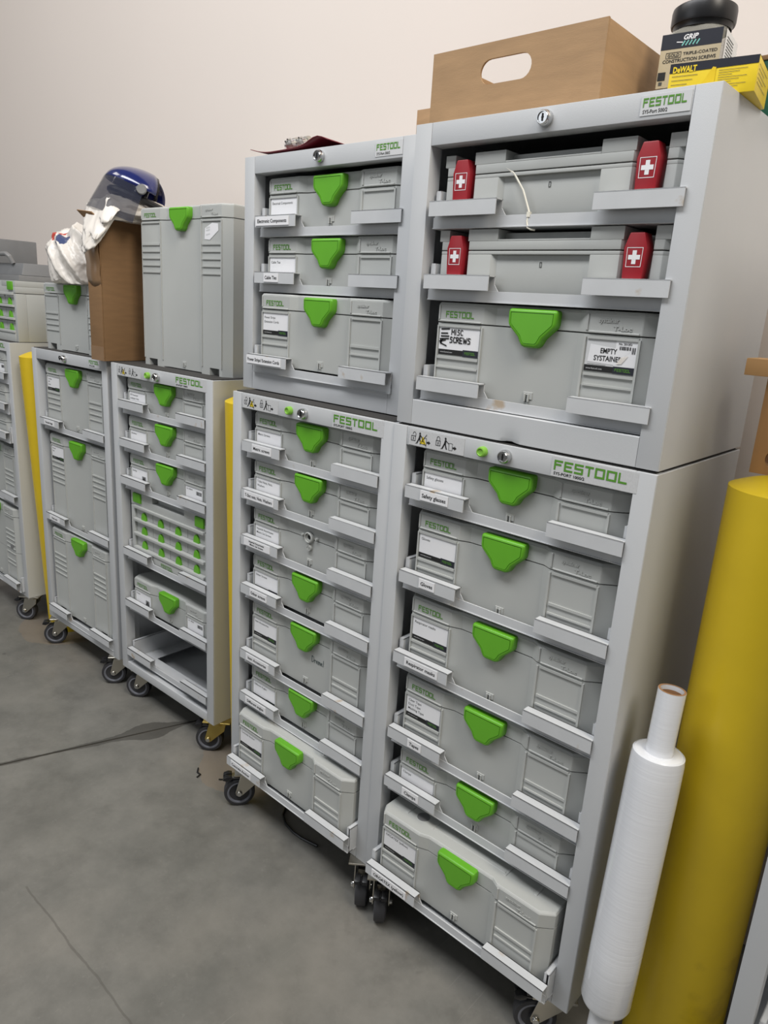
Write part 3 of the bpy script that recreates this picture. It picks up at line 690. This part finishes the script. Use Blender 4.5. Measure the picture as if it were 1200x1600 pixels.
# ---- drawer organiser cases
def organiser(M, label, side_label=False):
    t = thing('drawer_organiser', label, 'drawer organiser', M.translation, M.to_euler().z, 'grey drawer organisers'); P = 'case_plastic'; H = .21
    b = MB(); b.box(-.196, .196, .040, .296, 0, .166, P); b.box(-.196, -.178, .004, .04, 0, .166, P); b.box(.178, .196, .004, .04, 0, .166, P)
    b.box(-.178, .178, .001, .04, 0, .030, P)
    for z in (.030, .0745, .119, .160): b.box(-.178, .178, -.002, .04, z, z+.0085, P)
    body = b.obj('case_body', t, .0012)
    l = MB(); l.box(-.196, .196, .004, .296, .168, .190, P); l.box(-.196, -.080, .004, .296, .190, H, P); l.box(.080, .196, .004, .296, .190, H, P); l.box(-.08, .08, .022, .296, .190, H, P)
    lid = l.obj('case_lid', t, .0014)
    for x in (-.158, .158): MB().box(x-.020, x+.020, -.0015, .02, .178, .207, 'latch_green').obj('lid_latch', t, .002)
    w = MB(); wordmark(w, -.034, .009, .060, .011, -.0004, 'logo_green'); w.obj('printed_wordmark', body, smooth=False)
    for r, z in enumerate((.0385, .083, .1275)):
        for k in range(4):
            x0 = -.177+k*.0887; d = MB(); d.box(x0, x0+.0872, .0105, .036, z+.001, z+.0325 if r < 2 else z+.031, P)
            dr = d.obj('small_drawer', t, .0008)
            g = MB(); n = 10
            pts = [(x0+.044+(.0145 if i < 6 else .011)*math.cos(math.pi*i/n), z-.001+.0245*math.sin(math.pi*i/n)) for i in range(n+1)]
            g.fprism(pts, .0045, .0140, 'latch_green'); g.obj('pull_tab', dr, .003, 3)
            c = MB(); c.box(x0+.006, x0+.078, .0098, .0106, z+.0265, z+.0315, 'paper'); put_text(c, 'screws', x0+.016, z+.0277, .0026, .0096, 'ink_grey', width=.03)
            if r == 2: c.obj('label_strip', dr, smooth=False)
    if side_label:
        s = MB(); A = Matrix.Translation((.1962, .13, .060)) @ Matrix.Rotation(R(90), 4, 'Z')
        s.rect(0, .145, 0, .085, 0, 'paper', A); s.rect(0, .145, 0, .016, -.0003, 'ink', A); put_text(s, 'SYS 3 SORT/6', .008, .066, .006, -.0003, 'ink_grey', M=A); put_text(s, 'Sortainer', .008, .074, .005, -.0003, 'ink_grey', M=A)
        s.add([(.085, -.0003, .030), (.115, -.0003, .024), (.137, -.0003, .032), (.137, -.0003, .064), (.108, -.0003, .070), (.085, -.0003, .060)], [(0, 1, 2, 3, 4, 5)], 'ink_grey', A); s.stroke([(.115, .026), (.113, .062)], .001, -.0005, 'label_grey', A)
        for q in (.036, .046, .056): s.stroke([(.088, q), (.112, q-.004)], .001, -.0005, 'label_grey', A)
        s.obj('side_label', body, smooth=False)
    return t
organiser(M3 @ Matrix.Translation((XC, CY+LY, .530-.031)), 'grey organiser with twelve small green-tabbed drawers inside the third cart')
organiser(M5 @ Matrix.Translation((.295, .030, PH+.0022)), 'grey organiser with green-tabbed drawers on top of the far left cart', True)

# ---- cases standing on top of carts
def scrap(mb, w, h, y): mb.add([(-.020, y, .006), (.002, y, .004), (.030, y, .022), (.028, y, .034), (.008, y, .038), (-.022, y, .026)], [(0, 1, 2, 3, 4, 5)], 'paper')
def scrap_mesh():
    mb = MB(); mb.add([(-.030, .0022, .004), (-.008, .0022, .002), (.028, .0022, .024), (.026, .0022, .040), (.002, .0022, .042), (-.028, .0022, .030)], [(0, 1, 2, 3, 4, 5)], 'paper')
    for q in (.014, .024, .030): mb.stroke([(-.022, q), (-.008, q+.002)], .0035, .002, 'label_grey')
    return mb.mesh('paper_scrap', smooth=False)
tc = make_case(M3, .266, .062, PH+.0022, .420, 'very tall grey case standing on the third cart beside the brown box', right=scrap_mesh())
make_case(M4, .244, .028, PH+.0022, .210, 'grey case on top of a cart with a plastic bag resting on it')

# ------------------------------------------------------------------ bollards
def bollard(x, y, r, h, label, lean=0):
    mb = MB(); prof = [(r, 0), (r, h)]+[(r*(1-q), h+.020*(1-(1-q)**2)) for q in (.06, .14, .25, .4, .6, .8)]+[(.0001, h+.020)]
    mb.lathe(prof, 'bollard_yellow', None, 48); me = mb.mesh('bollard', ang=.3)
    o = thing('bollard', label, 'bollard', (x, y, 0), 0, 'yellow bollards', me); o.rotation_euler = (R(lean), 0, 0)
bollard(.620, .167, .080, 1.064, 'large yellow bollard at the right edge beside the film roll')
bollard(-.588, .172, .074, 1.040, 'yellow bollard mostly hidden between the seven-tray cart and its left neighbour', 1.5)
bollard(-1.784, .186, .077, 1.046, 'yellow bollard between the two leftmost carts', 2.3)

# ------------------------------------------------------------------ stretch film roll
t = thing('stretch_film_roll', 'roll of clear white stretch film standing beside the right cart', 'film roll', (.552, -.022, .0012), 0); t.rotation_euler = (R(-4.4), 0, 0)
mb = MB(); mb.lathe([(.0205, .200), (.037, .196), (.0403, .204), (.0405, .30), (.0402, .60), (.0395, .648), (.0385, .658), (.036, .660), (.0355, .6585), (.029, .660), (.0205, .659)], 'film', None, 56); mb.obj('film_winding', t, ang=.5)
mb = MB(); mb.lathe([(.0170, 0), (.0205, 0), (.0205, .762), (.0170, .762), (.0170, 0)], 'film', None, 32); o = mb.obj('core_tube', t)
mb = MB(); mb.lathe([(.0169, .755), (.0169, .50)], 'core_card', None, 32); mb.lathe([(.0171, .7625), (.0203, .7625)], 'core_card', None, 32); mb.obj('core_lining', o)
# ------------------------------------------------------------------ wooden jig on the bollard
t = thing('wooden_jig', 'light wooden post with drilled hole under a short plank', 'wood offcut', (0, 0, 0))
def post_with_hole(x0, x1, y0, y1, z0, z1, hx, hz, r):
    mb = MB(); n = 24; N = 24
    circ = [(hx+r*math.cos(2*pi*i/n), hz+r*math.sin(2*pi*i/n)) for i in range(n)]
    def sq(a):
        c, s = math.cos(a), math.sin(a); kx = ((x1-hx) if c > 0 else (hx-x0))/max(abs(c), 1e-6); kz = ((z1-hz) if s > 0 else (hz-z0))/max(abs(s), 1e-6); k = min(kx, kz); return (hx+c*k, hz+s*k)
    outer = [sq(2*pi*i/n) for i in range(n)]
    # snap the nearest outer point to each rectangle corner so the outline stays square
    for cx, cz in ((x0, z0), (x1, z0), (x1, z1), (x0, z1)):
        i = min(range(n), key=lambda i: (outer[i][0]-cx)**2+(outer[i][1]-cz)**2); outer[i] = (cx, cz)
    vs = [(a, y0, b) for a, b in circ]+[(a, y0, b) for a, b in outer]+[(a, y1, b) for a, b in circ]+[(a, y1, b) for a, b in outer]; fs = []
    for i in range(n):
        j = (i+1) % n
        fs += [(i, n+i, n+j, j), (2*n+i, 2*n+j, 3*n+j, 3*n+i), (i, j, 2*n+j, 2*n+i), (n+i, 3*n+i, 3*n+j, n+j)]
    mb.add(vs, fs, 'wood'); return mb
post_with_hole(.553, .640, .205, .243, 1.0755, 1.2215, .586, 1.100, .0145).obj('post', t, 0)
MB().box(.522, .665, .192, .256, 1.2215, 1.2465, 'wood_across').obj('plank', t, .0015)

# ------------------------------------------------------------------ things on the right cabinet
TOP1 = z01+UH
def bez_slot(x0, x1, z0, z1, n=10):
    r = (z1-z0)/2; c0 = (x0+r, (z0+z1)/2); c1 = (x1-r, (z0+z1)/2)
    return [(c1[0]+r*math.cos(-pi/2+pi*i/n), c1[1]+r*math.sin(-pi/2+pi*i/n)) for i in range(n+1)]+[(c0[0]+r*math.cos(pi/2+pi*i/n), c0[1]+r*math.sin(pi/2+pi*i/n)) for i in range(n+1)]
def panel_with_slot(mb, x0, x1, z0, z1, slot, y0, y1, m, taper=0):
    inner = slot; n = len(inner); cx = sum(p[0] for p in inner)/n; cz = sum(p[1] for p in inner)/n; outer = []
    for a, b in inner:
        dx, dz = a-cx, b-cz; kx = ((x1-cx) if dx > 0 else (cx-x0))/max(abs(dx), 1e-6); kz = ((z1-cz) if dz > 0 else (cz-z0))/max(abs(dz), 1e-6); k = min(kx, kz); outer.append((cx+dx*k, cz+dz*k))
    for qx, qz in ((x0, z0), (x1, z0), (x1, z1), (x0, z1)):
        i = min(range(n), key=lambda i: (outer[i][0]-qx)**2+(outer[i][1]-qz)**2); outer[i] = (qx, qz)
    vs = [(a, y0, b) for a, b in inner]+[(a, y0, b) for a, b in outer]+[(a, y1, b) for a, b in inner]+[(a, y1, b) for a, b in outer]; fs = []
    for i in range(n):
        j = (i+1) % n; fs += [(i, n+i, n+j, j), (2*n+i, 2*n+j, 3*n+j, 3*n+i), (i, j, 2*n+j, 2*n+i), (n+i, 3*n+i, 3*n+j, n+j)]
    mb.add(vs, fs, m)
t = thing('cardboard_box', 'open brown cardboard box with oval hand hole on the right cabinet', 'cardboard box', (-.014, .055, TOP1+.0005))
bw, bd, bh = .311, .230, .1175; K = 'cardboard'
mb = MB(); panel_with_slot(mb, 0, bw, 0, bh, bez_slot(.098, .192, .058, .094), 0, .004, K); mb.obj('front_panel', t)
mb = MB(); panel_with_slot(mb, 0, bw, 0, bh-.004, bez_slot(.098, .192, .058, .094), bd-.004, bd, K); mb.obj('back_panel', t)
MB().box(0, .004, .004, bd-.004, 0, bh-.002, K).obj('side_panel', t, .0008); MB().prism([(bw-.004, .004), (bw, .004), (bw, bd-.004), (bw-.004, bd-.004)], 0, bh-.001, K).obj('side_panel', t, .0008)
MB().box(.004, bw-.004, .004, bd-.004, 0, .004, K).obj('bottom_panel', t)
t = thing('cardboard_box', 'low brown cardboard box tucked behind the hand-hole box', 'cardboard box', (-.262, .312, TOP1+.0005))
for a in ((0, .26, 0, .004, 0, .118), (0, .26, .076, .08, 0, .118), (0, .004, .004, .076, 0, .118), (.256, .26, .004, .076, 0, .118)): MB().box(*a, K).obj('side_panel', t, .0006)
MB().box(.004, .256, .004, .076, 0, .004, K).obj('bottom_panel', t)
# screw jar
t = thing('screw_jar', 'clear plastic jar of construction screws with black lid', 'jar', (.370, .205, TOP1), R(6))
def rsq(s, r, n=6): return [(cx*(s-r)+r*math.cos(a0+pi/2*i/n), cy*(s-r)+r*math.sin(a0+pi/2*i/n)) for cx, cy, a0 in ((1,1,0),(-1,1,pi/2),(-1,-1,pi),(1,-1,1.5*pi)) for i in range(n+1)]
j = MB(); s = .044; secs = [(0, s-.003), (.004, s), (.114, s), (.122, s-.004), (.126, .038), (.132, .037)]; N = len(rsq(s, .014)); vs = []; fs = []
for z, q in secs: vs += [(x, y, z) for x, y in rsq(q, .014 if z < .12 else (.022 if z < .125 else .034))]
for i in range(len(secs)-1):
    for k in range(N): fs.append((i*N+k, i*N+(k+1) % N, (i+1)*N+(k+1) % N, (i+1)*N+k))
fs.append(list(range(N))[::-1]); j.add(vs, fs, 'jar_clear'); j.obj('jar_body', t, ang=.5)
f = MB(); f.prism(rsq(.039, .012), .003, .066, 'screw_fill'); o = f.obj('screws', t); o['kind'] = 'stuff'
lb = MB(); A = Matrix.Translation((0, -s-.0006, .010))
lb.rect(-.042, .042, .036, .106, 0, 'jar_label', A); lb.rect(-.042, .042, .086, .106, -.0002, 'dewalt_dark', A)
put_text(lb, 'GRIP', -.012, .0965, .0065, -.0005, 'paper', width=.020, bold=.03, M=A, shear=.25)
for q in range(5): lb.stroke([(-.012+q*.005, .0895), (-.009+q*.005, .0945)], .0018, -.0005, 'teal', A)
lb.stroke([(-.020, .0945), (-.012, .0935)], .0012, -.0005, 'paper', A)
lb.stroke([(-.033, .0745), (-.012, .0745), (-.012, .0815), (-.033, .0815), (-.033, .0745)], .0007, -.0004, 'ink', A); put_text(lb, 'GOLD', -.031, .0760, .0042, -.0004, 'ink', width=.017, bold=.02, M=A)
put_text(lb, 'TRIPLE-COATED', -.009, .0765, .0040, -.0004, 'ink', width=.047, bold=.015, M=A); put_text(lb, 'CONSTRUCTION SCREWS', -.037, .0685, .0044, -.0004, 'ink', width=.074, bold=.02, M=A)
put_text(lb, '#10 x 6"', -.008, .0605, .0048, -.0004, 'ink', bold=.02, M=A)
lb.stroke([(-.012, .051), (.028, .0535), (.033, .0535), (.028, .055), (-.012, .0535), (-.016, .056), (-.016, .0485), (-.012, .051)], .0006, -.0004, 'ink_grey', A)
lb.rect(-.041, -.030, .046, .057, -.0004, 'ink', A); lb.stroke([(-.036, .0415), (-.036, .0425)], .005, -.0004, 'ink_grey', A); put_text(lb, 'STEEL SCREWS', .010, .044, .0022, -.0004, 'ink_grey', M=A)
B = Matrix.Translation((s+.0006, 0, .010)) @ Matrix.Rotation(R(90), 4, 'Z'); lb.rect(-.036, .036, .036, .106, 0, 'paper', B)
for q in range(9): lb.stroke([(-.028, .098-q*.004), (.010, .098-q*.004)], .0012, -.0003, 'ink_grey', B)
barcode(lb, -.026, .040, .022, .014, -.0003) if False else None
lb.rect(-.026, .002, .040, .056, -.0003, 'ink_grey', B)
lb.obj('jar_label', t, smooth=False)
c = MB(); c.lathe([(.0001, .158), (.0405, .158), (.0440, .1555), (.0450, .151), (.0450, .136), (.0440, .133), (.0415, .133)], 'black_plastic', None, 48)
c.lathe([(.042, .133), (.0405, .129), (.0405, .126)], 'black_plastic', None, 40); lid = c.obj('jar_lid', t, ang=.7)
# yellow and black box of fasteners
t = thing('fastener_box', 'yellow and black cardboard box of fasteners overhanging the cabinet corner', 'box', (.399, .048, TOP1), R(8))
w, d, h = .108, .092, .041
mb = MB(); mb.box(0, w, 0, d, .0002, h, 'dewalt_yellow'); mb.obj('carton', t, .0008)
p = MB(); p.add([(.0, -.0004, h), (.0, -.0004, h-.011), (w, -.0004, h-.009), (w, -.0004, h)], [(0, 1, 2, 3)], 'dewalt_dark')
p.add([(0, 0, h+.0004), (w, 0, h+.0004), (w, d, h+.0004), (0, d, h+.0004)], [(0, 1, 2, 3)], 'dewalt_dark')
put_text(p, 'DeWALT', .004, h-.0105, .0070, -.0007, 'dewalt_yellow', width=.030, bold=.04)
p.add([(.042, -.0007, .012), (.054, -.0007, .033), (.058, -.0007, .032), (.058, -.0007, .012)], [(0, 1, 2, 3)], 'bollard_yellow')
for q in range(3): p.stroke([(.004, .026-q*.005), (.036-q*.006, .026-q*.005)], .0006, -.0006, 'ink_grey')
for q in range(9): p.stroke([(.062, .028-q*.0028), (.096-(q % 3)*.009, .028-q*.0028)], .0005, -.0006, 'ink_grey')
A = Matrix.Translation((w, 0, 0)) @ Matrix.Rotation(R(90), 4, 'Z')
for q in range(5): p.stroke([(.006, .032-q*.005), (.070-(q % 2)*.02, .032-q*.005)], .0007, -.0006, 'ink_grey', A)
p.obj('printing', t, smooth=False)
t = thing('green_box', 'dark green box partly hidden behind the screw jar', 'box', (.430, .262, TOP1), R(-4))
MB().box(0, .10, 0, .085, .0002, .094, 'green_box').obj('carton', t, .0012); MB().prism([(-.001, -.002), (.101, -.002), (.101, .087), (-.001, .087)], .094, .1005, 'cardboard_dark').obj('carton_lid', t, .001)
p = MB()
for q in range(4): p.stroke([(.03, .080-q*.007), (.088-(q % 2)*.02, .080-q*.007)], .0014, -.0006, 'teal')
p.obj('printing', t, smooth=False)
# ------------------------------------------------------------------ red card and bag of fittings on the second cabinet
TOP2 = z02+UH
mb = MB(); nx, ny = 20, 8; vs = []; fs = []
for i in range(nx+1):
    for k in range(ny+1):
        u, v = i/nx, k/ny; z = .0035+.011*(max(0, .30-u)/.30)**2+.015*math.exp(-((u-.84)/.13)**2)*(1-.5*v)+.003*u; vs.append((u*.250, v*.20-.004*u, z))
for i in range(nx):
    for k in range(ny): a = i*(ny+1)+k; fs.append((a, a+ny+1, a+ny+2, a+1))
mb.add(vs, fs, 'red_card'); o = thing('red_card', 'dark red curled card sheet lying on the second cabinet', 'card', (-.506, .0585, TOP2), R(0), None, mb.mesh('red_card'))
md = o.modifiers.new('thickness', 'SOLIDIFY'); md.thickness = .0012; md.offset = 1
t = thing('fittings_bag', 'clear plastic bag with two ribbed metal fittings on the red card', 'bag', (-.388, .096, TOP2+.0065))
bm = bmesh.new(); bmesh.ops.create_icosphere(bm, subdivisions=4, radius=1)
for v in bm.verts:
    n_ = 1+.16*noise.noise(v.co*2.6)+.06*noise.noise(v.co*7); v.co = Vector((v.co.x*.041*n_, v.co.y*.030*n_, max(v.co.z, -.55)*.0155*n_+.0098))
me = bpy.data.meshes.new('plastic_film'); bm.to_mesh(me); bm.free(); me.materials.append(MATS['clear_plastic']); put('plastic_film', me, t)
for x in (-.019, .016):
    mb = MB(); A = Matrix.Translation((x, -.016, .0125)) @ Matrix.Rotation(R(-70), 4, 'X') @ Matrix.Scale(1.25, 4)
    mb.lathe([(.0001, 0), (.007, 0), (.0085, .001), (.0085, .006), (.0068, .007), (.0068, .012), (.0085, .013), (.0085, .022), (.0001, .023)], 'zinc', A, 16)
    for q in range(8): a = 2*pi*q/8; mb.lathe([(.0018, .0), (.0018, .007), (.0001, .007)], 'chrome', A @ Matrix.Translation((.0085*math.cos(a), .0085*math.sin(a), 0)), 6)
    mb.obj('metal_fitting', t)

# ------------------------------------------------------------------ brown box, bags, face shield
t = thing('tall_carton', 'tall narrow brown carton with loose tape between two carts', 'cardboard box', (-1.236, .050, PH+.0022), R(1.5)); K = 'cardboard_dark'
w, d, h = .070, .322, .386
for a in ((0, w, 0, .004, 0, h), (0, w, d-.004, d, 0, h), (0, .004, .004, d-.004, 0, h), (w-.004, w, .004, d-.004, 0, h)): MB().box(*a, K).obj('side_panel', t, .0008)
MB().box(.004, w-.004, .004, d-.004, 0, .004, K).obj('bottom_panel', t)
tp = MB(); vs = []; fs = []
for i in range(13):
    u = i/12; z = h-.175*u; y = -.0012-.007*math.sin(u*pi)**2*.8-.002*math.sin(u*17)
    vs += [(-.001, y+.001, z), (.036, y-.002, z-.004), (.0715+.004*math.sin(u*pi), y, z)]
for i in range(12):
    for k in range(2): a = i*3+k; fs.append((a, a+3, a+4, a+1))
tp.add(vs, fs, 'tape'); o = tp.obj('tape_strip', t); md = o.modifiers.new('thickness', 'SOLIDIFY'); md.thickness = .0008; o['label'] = 'loose brown packing tape'
tp = MB(); tp.box(.0, w+.0006, -.0007, 0, .0, .040, 'tape'); tp.obj('tape_strip', t)
fl = MB(); fl.add([(0, .0, h), (w, 0, h), (w-.016, -.012, h+.016), (-.028, -.010, h+.024)], [(0, 1, 2, 3)], K); o = fl.obj('flap', t, smooth=False); md = o.modifiers.new('thickness', 'SOLIDIFY'); md.thickness = .003
def bag_mesh(name, rx, ry, rz, seed, flat=-.6, amp=.3, prints=None, drape=None):
    bm = bmesh.new(); bmesh.ops.create_icosphere(bm, subdivisions=6, radius=1); off = Vector((seed*3.1, seed*1.7, seed*.9))
    for v in bm.verts:
        p = v.co.copy(); w_ = Vector((p.x+.5*p.z, p.y-.4*p.x, p.z*.55+.5*p.x)); rid = 1-abs(noise.noise(w_*1.6+off))*2; rid2 = 1-abs(noise.noise(w_*3.6+off))*2; rid3 = 1-abs(noise.noise(p*9+off*2))*2
        n_ = 1+amp*(.55*rid+.26*rid2+.045*rid3-.4)
        q = Vector((p.x*rx*n_, p.y*ry*n_, max(p.z, flat)*rz*n_))
        if drape: q = drape(q)
        v.co = q
    me = bpy.data.meshes.new(name); bm.to_mesh(me); bm.free(); me.materials.append(MATS['bag'])
    if prints:
        for m in prints: me.materials.append(MATS[m[0]])
        for p in me.polygons:
            c = p.center
            for i, m in enumerate(prints):
                q = c-Vector(m[1])
                if q.length+.012*noise.noise(c*60) < m[2]: p.material_index = i+1
    me.polygons.foreach_set('use_smooth', [True]*len(me.polygons)); return me
t = thing('plastic_bag', 'crumpled white plastic bag with red and blue print beside the carton', 'plastic bag', (-1.430, .128, PH+.210+.066), 0, None, bag_mesh('plastic_bag', .132, .088, .104, 2, -.55, .34, [('bag_print_red', (-.03, -.05, .080), .028), ('bag_print_blue', (.016, -.066, .062), .026)]))
def drape(q):
    if q.y < -.10: q.z -= (-.10-q.y)*1.6
    return q
t = thing('plastic_bag', 'white plastic bag bunched on the tall carton under the face shield', 'plastic bag', (-1.192, .170, PH+.386+.026), R(8), None, bag_mesh('plastic_bag', .084, .155, .045, 5, -.5, .34, None, drape))
# face shield
t = thing('face_shield', 'safety face shield with blue crown and clear visor on a bag', 'face shield', (-1.196, .190, PH+.386+.036), R(-42))
t.rotation_euler = (Matrix.Rotation(R(20), 3, Vector((-.86, .5, 0))) @ Matrix.Rotation(R(-38), 3, 'Z')).to_euler()
def dome(mb, ax, ay, az, th0, th1, ph0, ph1, m, nt=36, npx=12, z0=0):
    vs = []; fs = []
    for i in range(nt+1):
        th = th0+(th1-th0)*i/nt
        for k in range(npx+1):
            ph = ph0+(ph1-ph0)*k/npx; vs.append((ax*math.cos(ph)*math.cos(th), ay*math.cos(ph)*math.sin(th), z0+az*math.sin(ph)))
    for i in range(nt):
        for k in range(npx): a = i*(npx+1)+k; fs.append((a, a+npx+1, a+npx+2, a+1))
    mb.add(vs, fs, m)
mb = MB(); dome(mb, .118, .112, .062, R(-205), R(25), 0, R(88), 'shield_blue', z0=.052); o = mb.obj('crown', t, ang=3); md = o.modifiers.new('thickness', 'SOLIDIFY'); md.thickness = .0025
mb = MB(); vs = []; fs = []; n = 40
for i in range(n+1):
    a = R(-188)+R(196)*i/n
    for k in range(7): z = .056-.100*k/6; r = .117+.02*(k/6); zz = max(z, -.064+.03*abs(math.cos(a))**2*0); vs.append((r*math.cos(a), r*math.sin(a)*.97, zz))
for i in range(n):
    for k in range(6): q = i*7+k; fs.append((q, q+7, q+8, q+1))
mb.add(vs, fs, 'visor'); mb.obj('visor', t, ang=3)
mb = MB(); mb.tube([(.092*math.cos(R(a)), .088*math.sin(R(a)), .028) for a in range(-200, 161, 12)], .010, 'black_plastic', 8); mb.tube([(.09*math.cos(R(a))*1.0, .02, .03+.075*math.sin(R(a))) for a in range(0, 181, 15)], .006, 'black_plastic', 6)
mb.obj('headband', t)
for q in (-1, 1): MB().lathe([(.0001, .008), (.012, .008), (.014, 0)], 'mid_grey', Matrix.Translation((q*.119, .01, .050)) @ Matrix.Rotation(R(90*q), 4, 'Y'), 16).obj('pivot_knob', t)

# ------------------------------------------------------------------ grey case lying behind on the far left cart
t = thing('grey_tool_case', 'dark grey tool case with carry handle behind the far left organiser', 'tool case', (-2.215, .085, PH+.2122)); K = 'case_dark'
MB().box(0, .30, .05, .24, .0005, .020, 'mid_grey').obj('base_tray', t, .003); mb = MB(); mb.prism([(0.02, .06), (.30, .06), (.30, .235), (.02, .235)], .020, .062, K, pts2=[(.03, .075), (.285, .075), (.285, .235), (.03, .235)]); mb.obj('lid', t, .004)
MB().box(.02, .032, .05, .235, .06, .15, K).obj('upright_end', t, .003)
mb = MB(); mb.tube([(.07, .07, .060), (.075, .062, .082), (.095, .058, .092), (.185, .058, .092), (.205, .062, .082), (.21, .07, .060)], .008, 'mid_grey', 10); mb.obj('handle', t)

# ------------------------------------------------------------------ small things on the floor
mb = MB(); pts = [(-.362, .085), (-.346, .062), (-.315, .046), (-.28, .040), (-.25, .041), (-.225, .046), (-.203, .051)]
mb.tube([(x, y, .0035) for x, y in pts], .0032, 'black_plastic', 6); tag(mb.obj('cable_offcut'), 'thin black cable offcut on the floor under the seven-tray cart', 'cable')
mb = MB(); mb.tube([(-.66, .018, .003), (-.645, .005, .003), (-.632, .006, .003), (-.628, -.008, .003)], .0022, 'black_plastic', 6); tag(mb.obj('cable_offcut'), 'short bent black wire on the floor by the empty-bottomed cart', 'cable')
mb = MB(); mb.tube([(-.58, .030, .003), (-.566, .042, .003), (-.54, .030, .003), (-.51, .015, .003)], .0018, 'black_plastic', 6); tag(mb.obj('cable_offcut'), 'thin dark wire on the floor beside the front caster', 'cable')
